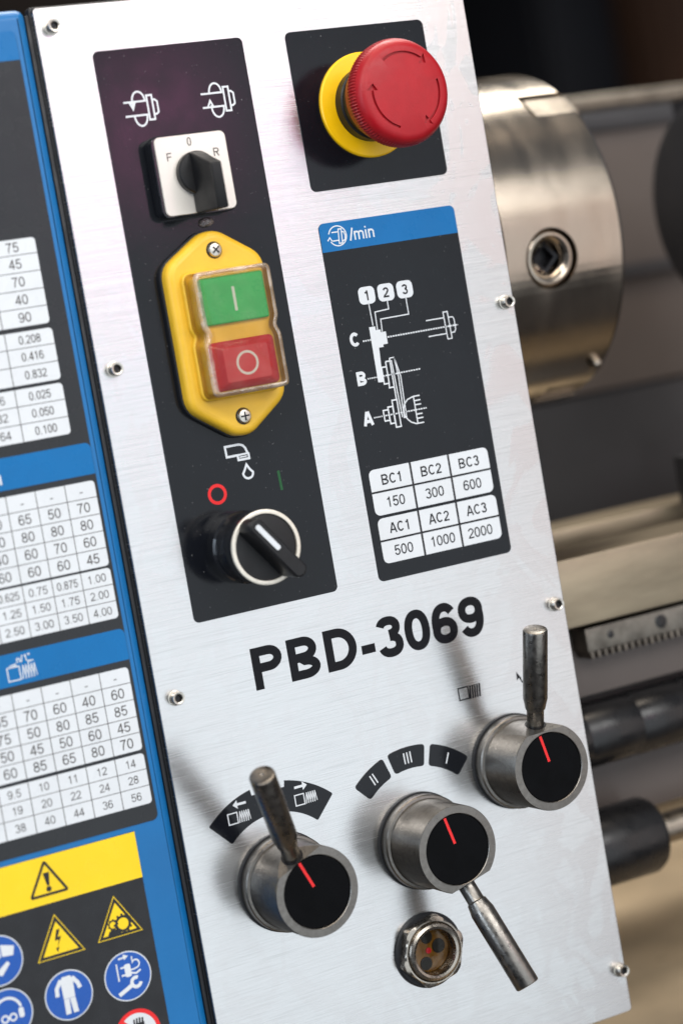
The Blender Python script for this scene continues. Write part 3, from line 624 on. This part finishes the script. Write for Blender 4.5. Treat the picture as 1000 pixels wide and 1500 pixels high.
# ------------------------------------------------------------------ emergency stop
O = (.0359, .1414, 0)
t = thing('emergency_stop', 'red mushroom emergency stop button with twist arrows on a yellow ring', 'stop button', O)
bm = new(); lathe(bm, [(.0187, LZ), (.0187, .0012), (.0182, .0017), (.0135, .0019), (.0128, .0019)], O, n=90); obj('ring', bm, 'yellow_ring', t)
bm = new(); lathe(bm, [(.0132, .0016), (.0132, .0060), (.0126, .0064), (.0126, .0125), (.0110, .0128)], O, n=72); obj('collar', bm, 'black_plastic', t)
bm = new()
NK = 108
def kn(r, h, i): return r + (.00022 if i % 2 else -.00022) * (1 if .0206 < h < .0262 else 0)
lathe(bm, [(.0120, .0118), (.0144, .0122), (.0152, .0135), (.0168, .0180), (.0180, .0207), (.0184, .0215), (.0186, .0250), (.0182, .0261), (.0180, .0268), (.0172, .0282), (.0162, .0290), (.0150, .0294), (.0080, .0297), (0, .0298)], O, n=NK * 2, rfun=kn)
bm.verts.ensure_lookup_table()
bm.faces.new([v for v in bm.verts[:NK * 2]][::-1])
cap = obj('push_button', bm, 'red_plastic', t, angle=40)
# engraved twist arrows
bm = new()
def arrow_cut(a0, a1):
    Rm = .0131; hw = .00046
    o = []; N = 14; da = math.degrees(.0024 / Rm)
    P = lambda r, a: (O[0] + r * math.cos(R(a)), O[1] + r * math.sin(R(a)))
    o += [P(Rm + hw, a0 + (a1 + da - a0) * i / N) for i in range(N + 1)]
    o += [P(Rm + .0021, a1 + da), P(Rm - .0002, a1), P(Rm - .0021, a1 + da)]
    o += [P(Rm - hw, a1 + da + (a0 - a1 - da) * i / N) for i in range(N + 1)]
    prism(bm, o, .0286, .032, 0)
arrow_cut(122, 42); arrow_cut(12, -66); arrow_cut(-110, -196)
bmesh.ops.recalc_face_normals(bm, faces=bm.faces[:])
cut = obj('cutter', bm, 'red_plastic', t)
mod = cap.modifiers.new('engrave', 'BOOLEAN'); mod.operation = 'DIFFERENCE'; mod.object = cut; mod.solver = 'EXACT'
bpy.context.view_layer.update()
me = bpy.data.meshes.new_from_object(cap.evaluated_get(bpy.context.evaluated_depsgraph_get()))
cap.modifiers.clear(); cap.data = me; bpy.data.objects.remove(cut)
shade(me, 30)

# ------------------------------------------------------------------ three shift levers
def lever(K, phi, tau, Lh, label_):
    O = (K[0], K[1], 0); t = thing('shift_lever', label_, 'lever', O, 'shift levers on the control panel')
    bm = new(); lathe(bm, [(.0155, .0001), (.0175, .0001), (.0175, .0009), (.0155, .0011)], O, n=80); obj('seal', bm, 'rubber', t)
    d = Vector((math.sin(R(phi)) * math.cos(R(tau)), math.cos(R(phi)) * math.cos(R(tau)), math.sin(R(tau)))); z0 = .0150; B = Vector((K[0], K[1], z0))
    bm = new(); lathe(bm, [(.0001, .0012), (.0168, .0012), (.0170, .0016), (.0170, .0050), (.0166, .0055), (.0157, .0057), (.0155, .0062), (.0155, .0256), (.0153, .0260), (.0127, .0261), (.0125, .0259), (.0125, .0248), (0, .0248)], O, n=96)
    bmesh.ops.remove_doubles(bm, verts=bm.verts[:], dist=1e-6)
    r = bmesh.ops.bisect_plane(bm, geom=bm.verts[:] + bm.edges[:] + bm.faces[:], dist=1e-7, plane_co=B + d * .0161, plane_no=d, clear_outer=True)
    ed = [e for e in r['geom_cut'] if isinstance(e, bmesh.types.BMEdge)]
    bmesh.ops.holes_fill(bm, edges=ed, sides=400)
    obj('hub', bm, 'cast', t, angle=28)
    bm = new(); lathe(bm, [(.0124, .0249), (.0124, .0254), (.0122, .0256), (0, .0256)], O, n=72); dc = obj('index_disc', bm, 'disc', t)
    ph = INDEX[lever.n]; s_ = Vector((math.sin(R(ph)), math.cos(R(ph)))); ph = lever.n
    bm = new(); c0 = Vector(K) + s_ * .0121; c1 = Vector(K) + s_ * .0022; n_ = Vector((-s_.y, s_.x)) * .00052
    sheet(bm, [tuple(c0 + n_), tuple(c0 - n_), tuple(c1 - n_), tuple(c1 + n_)], .02567); flat('index_line', bm, 'red_print', dc)
    bm = new(); lathe(bm, [(.0038, .0162), (.0038, .01625), (.0031, .0163)], tuple(B), tuple(d), n=36); obj('socket_hole', bm, 'chuck_dark', t)
    bm = new(); e = Lh
    lathe(bm, [(.0031, .0140), (.0031, .0222), (.0033, .0226), (.0036, .0228), (.0040, .0250), (.0044, .0268), (.0044, e - .0007), (.0042, e - .0002), (.0038, e), (.0006, e - .0001), (0, e - .0006)], tuple(B), tuple(d), n=48)
    h = obj('handle', bm, 'handle', t)
    if lever.n == 1:   # milled flat on the neck
        pass
    lever.n += 1; return t
lever.n = 0; INDEX = (-23, -14, -12)
lever(K1, -22.5, 27.5, .0570, 'shift lever with its handle up to the left over the arrow and bolt label')
lever(K2, 166, 22, .0566, 'middle shift lever with its handle hanging down beside the oil sight glass')
lever(K3, -1.5, 19.0, .0538, 'rightmost shift lever, its handle pointing straight up beside the panel edge')

# ------------------------------------------------------------------ oil sight glass
O = (.0026, -.1594, 0)
t = thing('oil_sight_glass', 'round nickel oil sight glass with an amber star window below the middle lever', 'sight glass', O)
bm = new(); lathe(bm, [(.0100, .0001), (.0136, .0001), (.0136, .0008), (.0130, .0012), (.0100, .0012)], O, n=72); obj('seal', bm, 'rubber', t)
bm = new()
def hx(r, h, i):
    if r < .0111: return r
    a = (i / 96 * 360 + 17) % 60 - 30; return min(r, .0116 / math.cos(R(a)))
lathe(bm, [(.0090, .0010), (.0133, .0012), (.0133, .0034), (.0126, .0044), (.0114, .0048), (.0109, .0048), (.0106, .0042), (.0105, .0048), (.0101, .0058), (.0092, .0063), (.0083, .0060), (.0077, .0044), (.0076, .0020)], O, n=96, rfun=hx)
obj('bezel', bm, 'chrome', t, angle=25)
bm = new(); lathe(bm, [(.0077, .0014), (0, .0014)], O, n=48); gl = obj('inner_face', bm, 'amber', t)
for dx, dy, r_ in ((.0036, .0008, .0026), (-.0024, -.0042, .0024), (-.0006, .0050, .0023)):
    bm = new(); prism(bm, circ(O[0] + dx, O[1] + dy, r_, 24), .00145, .0019, .0002, 2); obj('drain_hole', bm, 'chuck_dark', gl)
bm = new(); prism(bm, circ(O[0] - .0008, O[1] + .0002, .0011, 24), .00181, .0020); obj('red_dot', bm, 'red_button', gl)
bm = new(); lathe(bm, [(.0077, .0030), (.0040, .0034), (0, .0035)], O, n=48); obj('lens', bm, 'glass', t)

# ------------------------------------------------------------------ blue belt cover door with its charts
O = (-.085, -.02, 0)
door = thing('belt_cover_door', 'blue enamelled machine door with change-gear charts and warning labels', 'door', O)
DX = -.0846
bm = new(); pts = rpoly([(-.36, -.36), (DX, -.36), (DX, .1860), (-.36, .1860)], [.001, .001, .0035, .001], 6)
prism(bm, pts, -.05, .0, .0034, 6); obj('body', bm, 'door', door)
bm = new(); box(bm, DX + .0003, PX0 - .0006, -.34, .184, -.03, -.0024, .0004); obj('seal_strip', bm, 'rubber', door)
lb = None
bm = new(); prism(bm, rrect(-.1345, .04575, .0900, .2665, .0022, 6), .00002, LZ, .00006, 1); lb = obj('gear_chart_label', bm, 'door_label', door)
pen = Pen(PZ)
c = [(-.1794, .1694), (-.0896, .1694)] + [p for p in rrect(-.1345, .1735, .0898, .0110, .0021, 6) if p[1] > .1765]; pen.fill(c)
for y1, y0 in ((.0417, .0311), (-.0216, -.0323)):
    pen.fill([(-.1794, y0), (-.0896, y0)] + [p for p in rrect(-.1345, (y0 + y1) / 2, .0898, y1 - y0, .0021, 6) if p[1] > (y0 + y1) / 2])
flat('blue_band', pen.bm, 'blue_print', lb)
tp = Pen(PZ); gp = Pen(PZ + .00005)
def table(x1, xs, ys, rows, h, ws=.115, xo=0):
    """xs: column lines right to left; ys: row lines top to bottom"""
    X = [x1] + xs; xl = X[-1]
    tp.fill(rrect((xl + x1) / 2, (ys[0] + ys[-1]) / 2, x1 - xl, ys[0] - ys[-1], .0013, 5))
    for y in ys[1:-1]: gp.line([(xl, y), (x1, y)], .00022)
    for x in xs[:-1]: gp.line([(x, ys[0]), (x, ys[-1])], .00026)
    for r_, row in enumerate(rows):
        ym = (ys[r_] + ys[r_ + 1]) / 2
        for k_, s_ in enumerate(row[::-1]):
            if k_ + 1 >= len(X): break
            xm = (X[k_] + X[k_ + 1]) / 2
            if s_ == '-': gp.line([(xm - .0005, ym - .0006), (xm + .0006, ym - .0006)], .0003)
            elif s_: gp.text(s_, xm + xo, ym - h / 2, h, ws, 'c', .93 if len(s_) < 5 else .80)
table(-.0958, [-.1124, -.1290], [.1115, .1063, .1005, .0946, .0888, .0829], [['', '75'], ['', '45'], ['', '70'], ['', '40'], ['', '90']], .0032)
table(-.0955, [-.1122, -.1288], [.0813, .0759, .0701, .0640], [['', '0.208'], ['', '0.416'], ['32', '0.832']], .0028)
table(-.0955, [-.1122, -.1238], [.0628, .0572, .0514, .0456], [['16', '0.025'], ['32', '0.050'], ['64', '0.100']], .0028)
CX = [-.1012, -.1116, -.1219, -.1322, -.1426, -.1530, -.1634]
table(-.0906, CX[:-1], [.0290, .0234, .0176, .0118, .0061, .0001], [['-'] * 6, ['45', '60', '60', '65', '50', '70'], ['80', '80', '80', '80', '80', '80'], ['50', '60', '40', '60', '70', '60'], ['60', '50', '60', '60', '60', '45']], .0033)
table(-.0906, CX[:-1], [-.0007, -.0064, -.0120, -.0178], [['0.5', '', '0.625', '0.75', '0.875', '1.00'], ['1.00', '', '1.25', '1.50', '1.75', '2.00'], ['2.00', '', '2.50', '3.00', '3.50', '4.00']], .0027, .11)
table(-.0907, CX, [-.0347, -.0401, -.0459, -.0518, -.0572, -.0631], [['-'] * 7, ['60', '50', '65', '70', '60', '40', '60'], ['80', '70', '75', '50', '80', '85', '85'], ['45', '60', '50', '45', '50', '60', '45'], ['70', '65', '60', '85', '65', '80', '70']], .0034)
table(-.0907, CX, [-.0643, -.0698, -.0754, -.0815], [['8', '9', '9.5', '10', '11', '12', '14'], ['16', '18', '19', '20', '22', '24', '28'], ['32', '36', '38', '40', '44', '36', '56']], .0027, .11)
flat('chart_cells', tp.bm, 'white', lb); flat('chart_lettering', gp.bm, 'grid', lb)
pen = Pen(PZ + .00005)
pen.text('mm', -.1218, .0331, .0052, .15, 'r')
bolt(pen, -.1321, -.0306, .98, .00036)

pen.text('n/1"', -.1259, -.0250, .0022, .15, rot=4)
pen.line(U((-1311, -256), (-1291, -256)), .00035); pen.line(U((-1290, -262), (-1290, -250)), .00035); pen.line(U((-1244, -252), (-1226, -252)), .00035); pen.line(U((-1245, -262), (-1245, -247)), .00035)
pen.fill(U((-1292, -256), (-1300, -252), (-1300, -260))); pen.fill(U((-1244, -252), (-1236, -248), (-1236, -256)))
flat('band_lettering', pen.bm, 'white', lb)
# warning label
WX = -.0989
bm = new(); box(bm, -.1795, WX, -.250, -.0894, .00002, .00018); wl = obj('warning_label', bm, 'black', door)
WZ = .00022
pen = Pen(WZ); pen.fill([(-.1794, -.1052), (WX, -.1052), (WX, -.0895), (-.1794, -.0895)])
def tri(c, f): g = Vector(((c[0][0] + c[1][0] + c[2][0]) / 3, (c[0][1] + c[1][1] + c[2][1]) / 3)); return [tuple(g + (Vector(p) - g) * f) for p in c]
T2 = [(-.1315, -.1092), (-.1397, -.1237), (-.1229, -.1233)]; T3 = [(-.1103, -.1090), (-.1187, -.1229), (-.1021, -.1225)]
TT = [((-.1102, .1092)), ]
def eq(cx, cy, s): return [(cx, cy + .0096 * s), (cx - .0084 * s, cy - .0048 * s), (cx + .0084 * s, cy - .0048 * s)]
T2 = eq(-.1316, -.1187, 1); T3 = eq(-.1103, -.1180, .97)
for T in (T2, T3): pen.fill(tri(T, 1))
flat('yellow_field', pen.bm, 'yellow_print', wl)
pen = Pen(WZ + .00005)
for T in (T2, T3): pen.fill(tri(T, .945))
flat('black_border', pen.bm, 'black', wl)
pen = Pen(WZ + .0001)
for T in (T2, T3): pen.fill(tri(T, .74))
flat('yellow_triangle', pen.bm, 'yellow_print', wl)
pen = Pen(WZ + .00015)
TW = eq(-.1318, -.0985, .76); pen.line(rpoly(TW, [.0007] * 3, 4), .00085, True)
pen.fill(U((-1329, -949), (-1307, -949), (-1313, -992), (-1321, -992))); pen.disc(-.1317, -.1004, .0009)
pen.fill(U((-1311, -1143), (-1319, -1143), (-1330, -1178), (-1316, -1177), (-1325, -1203), (-1306, -1167), (-1318, -1168), (-1306, -1143)))
pen.fill(U((-1331, -1203), (-1318, -1200), (-1326, -1217)))
for gx, gy, gr in ((-.1087, -.1186, .0024), (-.1123, -.1182, .0014)):
    pen.ring(gx, gy, gr, gr * .36)
    for i in range(12 if gr > .002 else 9):
        a = R(i * (30 if gr > .002 else 40)); pen.line([(gx + gr * 1.1 * math.cos(a), gy + gr * 1.1 * math.sin(a)), (gx + gr * 1.42 * math.cos(a), gy + gr * 1.42 * math.sin(a))], gr * .3)
pen.fill(U((-1147, -1216), (-1140, -1202), (-1125, -1197), (-1108, -1203), (-1098, -1216), (-1108, -1214), (-1118, -1221)))
flat('hazard_symbol', pen.bm, 'black', wl)
CC = [(-.1316, -.1367), (-.1103, -.1364), (-.1529, -.1190), (-.1529, -.1369)]
pen = Pen(WZ)
for c in CC: pen.disc(*c, .0084, 56)
pen.disc(-.1103, -.1562, .0070, 48)
flat('sign_rim', pen.bm, 'white', wl)
pen = Pen(WZ + .00005)
for c in CC: pen.disc(*c, .0080, 56)
flat('blue_disc', pen.bm, 'sign_blue', wl)
pen = Pen(WZ + .00005); pen.ring(-.1103, -.1562, .0075, .0014, n=60); pen.line([(-.1155, -.1510), (-.1051, -.1614)], .0013); flat('prohibition_ring', pen.bm, 'red_print', wl)
pen = Pen(WZ + .0001)
x, y = CC[0]   # overalls
pen.fill([(x - .0014, y + .0064), (x + .0014, y + .0064), (x + .0022, y + .0052), (x + .0020, y - .0010), (x - .0020, y - .0010), (x - .0022, y + .0052)])
pen.fill([(x - .0020, y - .0011), (x - .0001, y - .0011), (x - .0003, y - .0062), (x - .0021, y - .0062)]); pen.fill([(x + .0020, y - .0011), (x + .0001, y - .0011), (x + .0006, y - .0062), (x + .0024, y - .0062)])
pen.line([(x - .0020, y + .0056), (x - .0038, y + .0030), (x - .0040, y + .0004)], .0014); pen.line([(x + .0020, y + .0056), (x + .0036, y + .0034), (x + .0042, y + .0014)], .0014)
x, y = CC[1]   # unplug before service
pen.line([(x - .0034, y + .0050), (x - .0034, y - .0010)], .0005)
pen.line([(x - .0024, y + .0064), (x + .0002, y + .0066)], .0006); pen.fill([(x + .0012, y + .0067), (x - .0006, y + .0076), (x - .0004, y + .0056)])
pen.line([(x - .0022, y + .0032), (x - .0008, y + .0032)], .0006); pen.line([(x - .0022, y + .0006), (x - .0008, y + .0006)], .0006)
pen.fill(rrect(x + .0003, y + .0019, .0022, .0044, .0006, 3)); pen.line([(x + .0012, y + .0018), (x + .0026, y + .0018)] + arc(x + .0034, y + .0034, .0013, .0014, -90, 150, 10) + [(x + .0024, y + .0062)], .0005)
pen.line([(x + .0014, y + .0008), (x + .0030, y + .0002), (x + .0048, y + .0010)], .0006)
pen.line([(x - .0042, y - .0056), (x + .0010, y - .0033)], .0014); pen.ring(x + .0025, y - .0027, .0016, .0012, 60, 350, 20)
x, y = CC[2]   # read the manual
pen.fill([(x - .004, y - .001), (x + .001, y + .001), (x + .001, y + .005), (x - .004, y + .003)]); pen.fill([(x + .0014, y + .0010), (x + .0052, y + .0006), (x + .0060, y + .0036), (x + .0014, y + .005)])
pen.fill([(x + .0004, y - .0052), (x + .0036, y - .0018), (x + .0028, y - .0008), (x - .002, y - .004)])
x, y = CC[3]   # eye and ear protection
pen.ring(x, y + .0006, .0046, .0009, 10, 170, 20); pen.fill(rrect(x + .0044, y - .0006, .0018, .0034, .0007, 3)); pen.ring(x + .0014, y - .0014, .0011, .0006); pen.ring(x - .0014, y - .0014, .0011, .0006)
flat('sign_symbol', pen.bm, 'white', wl)
pen = Pen(WZ + .0001)
for k_ in range(4): pen.line([(-.1112 + k_ * .0010, -.1530), (-.1110 + k_ * .0010, -.1512 + .0002 * (1 - abs(k_ - 1.5)))], .0006)
pen.fill([(-.1116, -.1570), (-.1078, -.1570), (-.1076, -.1528), (-.1116, -.1528)]); flat('hand_symbol', pen.bm, 'black', wl)

# ------------------------------------------------------------------ headstock casting behind the panel
hs = thing('headstock', 'dark headstock casting behind the steel control panel', 'machine housing', (0, -.2, -.1))
bm = new(); box(bm, -.081, .0800, -.2035, .1845, -.30, -.0062, .003); obj('casting', bm, 'navy', hs)
bm = new(); lathe(bm, [(.0001, 0), (.055, 0), (.055, .018), (.0001, .018)], (.0802, .0892, -.11), (1, 0, 0), n=64); obj('spindle_nose', bm, 'black_steel', hs)

# ------------------------------------------------------------------ chuck
CV, CZ, CR = .0896, -.11, .0697
ck = thing('lathe_chuck', 'large ground steel lathe chuck with a square key socket', 'chuck', (.0985, CV, CZ))
bm = new(); CO = (0, CV, CZ)
lathe(bm, [(.0001, .1062), (CR - .003, .1062), (CR, .1090), (CR, .1634), (CR - .0009, .1650), (CR - .0024, .1658), (.022, .1658), (.020, .1636), (.020, .1250), (.0001, .1250)], CO, (1, 0, 0), n=144)
body = obj('body', bm, 'chuck', ck, angle=30)
def radial_box(bm, a, x0, x1, wt, r0, r1):
    rv = Vector((0, math.sin(R(a)), math.cos(R(a)))); tv = Vector((0, math.cos(R(a)), -math.sin(R(a)))); c = Vector(CO); vs = []
    for xx in (x0, x1):
        for tt in (-wt, wt):
            for rr in (r0, r1): vs.append(bm.verts.new(c + Vector((xx, 0, 0)) + tv * tt + rv * rr))
    for f in ((0, 1, 3, 2), (4, 6, 7, 5), (0, 4, 5, 1), (2, 3, 7, 6), (0, 2, 6, 4), (1, 5, 7, 3)): bm.faces.new([vs[i] for i in f])
sr = Vector((0, math.sin(R(-9.3)), math.cos(R(-9.3))))
def carve(body, bm, par):
    cut = obj('cutter', bm, 'chuck', par)
    mod = body.modifiers.new('cut', 'BOOLEAN'); mod.operation = 'DIFFERENCE'; mod.object = cut; mod.solver = 'EXACT'
    bpy.context.view_layer.update()
    me = bpy.data.meshes.new_from_object(body.evaluated_get(bpy.context.evaluated_depsgraph_get()))
    body.modifiers.clear(); body.data = me; bpy.data.objects.remove(cut); return me
c1_, c3_ = new(), new()
for a in (47.5, 168, -70):
    radial_box(c1_, a, .1428, .18, .0074, .045, .09)
lathe(c3_, [(0, -.012), (.0122, -.012), (.0122, .01), (0, .01)], tuple(Vector(CO) + Vector((.1299, 0, 0)) + sr * CR), tuple(sr), n=48)
for c_ in (c1_, c3_): me = carve(body, c_, ck)
shade(me, 25)
for i, a in enumerate((47.5, 168, -70)):
    bm = new(); radial_box(bm, a, .1452, .1668, .0064, .046, CR - .0016); bmesh.ops.bevel(bm, geom=bm.edges[:], offset=.0008, segments=2, affect='EDGES'); obj('jaw', bm, 'chuck', ck)
so = tuple(Vector(CO) + Vector((.1299, 0, 0)) + sr * (CR - .001))
bm = new(); lathe(bm, [(.0117, -.010), (.0117, -.0024), (.0112, -.0012), (.0102, -.0004), (.0092, -.0003), (.0080, -.0010), (.0066, -.0024), (.0062, -.0034), (.0060, -.0090)], so, tuple(sr), n=48); pn = obj('key_pinion', bm, 'chuck', ck)
bm = new(); lathe(bm, [(.0062, -.0040), (.0046, -.0044), (.0044, -.0085), (0, -.0085)], so, tuple(sr), n=4); obj('key_socket', bm, 'chuck_dark', pn)
bm = new()
for a in (-52,):
    rv = Vector((0, math.sin(R(a)), math.cos(R(a)))); lathe(bm, [(.003, -.001), (.003, .0035), (.002, .0045), (0, .0045)], tuple(Vector(CO) + Vector((.1590, 0, 0)) + rv * (CR - .0014)), tuple(rv), n=24)
obj('balance_plug', bm, 'chuck', ck)

# ------------------------------------------------------------------ splash guard, tailstock, bed, rack, screws, tray
t = thing('splash_guard', 'warm grey sheet splash guard with a pale rolled top edge behind the chuck', 'guard', (.5, -.1, -.29))
bm = new(); box(bm, .03, 1.30, .012, .158, -.292, -.288); obj('sheet', bm, 'grey_paint', t)
bm = new(); box(bm, .03, 1.30, -.16, .010, -.290, -.286, .001); obj('lower_shade_sheet', bm, 'dark_paint', t)  # darker paint stands in for the guard falling into shade lower down
bm = new(); lathe(bm, [(.0001, 0), (.0046, 0), (.0046, 1.27), (.0001, 1.27)], (.03, .1622, -.288), (1, 0, 0), n=24); obj('rolled_edge', bm, 'shaft', t)
bm = new(); box(bm, .03, 1.30, .0680, .0752, -.2876, -.282, .001); obj('crease', bm, 'dark_paint', t)
bm = new(); box(bm, .03, 1.30, .147, .158, -.2876, -.284, .001); obj('shadow_strip', bm, 'dark_paint', t)  # dark strip painted in as the shadow below the rolled edge

t = thing('tailstock', 'dark round tailstock handwheel cut off by the right edge of the picture', 'tailstock', (.30, -.03, -.11))
bm = new(); lathe(bm, [(.0001, 0), (.042, 0), (.0455, .002), (.0472, .006), (.0472, .016), (.045, .020), (.0001, .022)], (.263, .0935, -.11), (1, 0, 0), n=72); obj('wheel', bm, 'dark_paint', t)
bm = new(); box(bm, .288, .40, .02, .145, -.16, -.06, .012); obj('casting', bm, 'dark_paint', t)
bm = new(); lathe(bm, [(.0001, 0), (.006, .001), (.0075, .006), (.006, .011), (.0001, .012)], (.252, .056, -.088), (.2, -.6, .6), n=24); obj('crank_knob', bm, 'black_steel', t)
bm = new(); lathe(bm, [(.0001, 0), (.0035, .0), (.0038, .003), (.0001, .0036)], (.2585, .0720, -.085), (-1, 0, .2), n=20); obj('bolt', bm, 'shaft', t)
bm = new(); box(bm, .285, .32, -.040, .03, -.13, -.08, .004); obj('foot', bm, 'black_steel', t)

t = thing('carriage_stop', 'dark block standing on the bed at the right edge of the picture', 'block', (.22, -.03, -.09))
bm = new(); box(bm, .2225, .25, -.036, -.0150, -.112, -.085, .002); obj('block', bm, 'dark_paint', t)

t = thing('lathe_bed', 'ground iron lathe bed with pale ways running away to the right', 'lathe bed', (.5, -.1, -.08))
bm = new(); box(bm, .081, 1.2, -.0646, -.0375, -.066, -.030, .0012); obj('front_way', bm, 'bed', t)
bm = new(); box(bm, .081, 1.2, -.0475, -.0360, -.150, -.118, .0012); obj('rear_way', bm, 'bed', t)
bm = new(); box(bm, .081, 1.2, -.110, -.0480, -.150, -.067, .001); obj('web', bm, 'dark_paint', t)
bm = new(); box(bm, .081, 1.2, -.095, -.0648, -.066, -.045, .001); box(bm, .081, 1.2, -.150, -.096, -.10, -.060, .001); obj('apron_face', bm, 'grey_paint', t)

t = thing('gear_rack', 'toothed steel rack screwed under the front bed way', 'gear rack', (.3, -.075, -.040))
bm = new(); box(bm, .1120, 1.0, -.0760, -.0668, -.0448, -.034, .0004); obj('bar', bm, 'rack', t)
for i in range(46):
    bm = new(); x = .1130 + i * .0032
    prism(bm, [(x, -.0762), (x + .0006, -.0790), (x + .0014, -.0790), (x + .0020, -.0762)], -.0446, -.0344); obj('tooth', bm, 'rack', t)
for x, r_ in ((.1235, .0015), (.1480, .0028)):
    bm = new(); lathe(bm, [(r_, -.0339), (r_ * .9, -.0338), (r_ * .5, -.0337), (0, -.0337)], (x, -.0711, 0), n=24); h_ = obj('screw_head', bm, 'black_steel', t)

t = thing('lead_screw', 'black covered lead screw running right from behind the panel', 'shaft', (.2, -.1105, -.055))
bm = new()
pr = [(.0001, 0)]; x = 0
while x < 1.0: pr += [(.0124, x), (.0128, x + .001), (.0128, x + .0235), (.0124, x + .0245)]; x += .025
pr += [(.0001, x)]
lathe(bm, pr, (.0825, -.1105, -.046), (1, 0, 0), n=48); obj('sleeve', bm, 'black_steel', t)

t = thing('feed_rod', 'bright feed rod leaving a black round coupling at the lower right', 'feed rod', (.12, -.156, -.045))
bm = new(); lathe(bm, [(.0001, 0), (.0150, 0), (.0156, .001), (.0156, .0490), (.0146, .0512), (.0001, .0515)], (.0825, -.1560, -.046), (1, 0, 0), n=56); obj('coupling', bm, 'black_steel', t)
bm = new(); lathe(bm, [(.0001, 0), (.0062, 0), (.0062, .9), (.0001, .9)], (.134, -.1560, -.046), (1, 0, 0), n=32); obj('rod', bm, 'shaft', t)

t = thing('chip_tray', 'tan enamelled chip tray below the bed at the lower right', 'tray', (.5, -.26, -.1))
bm = new(); box(bm, -.3, 1.4, -.262, -.258, -.45, .05); obj('pan', bm, 'tray', t)
bm = new(); box(bm, -.3, 1.4, -.257, -.232, .046, .050); obj('lip', bm, 'dark_paint', t)
bm = new(); box(bm, -.3, 1.4, -.257, -.150, -.45, -.446); obj('back', bm, 'tray', t)

for o in S.objects:
    if 'o3' in o.keys(): del o['o3']
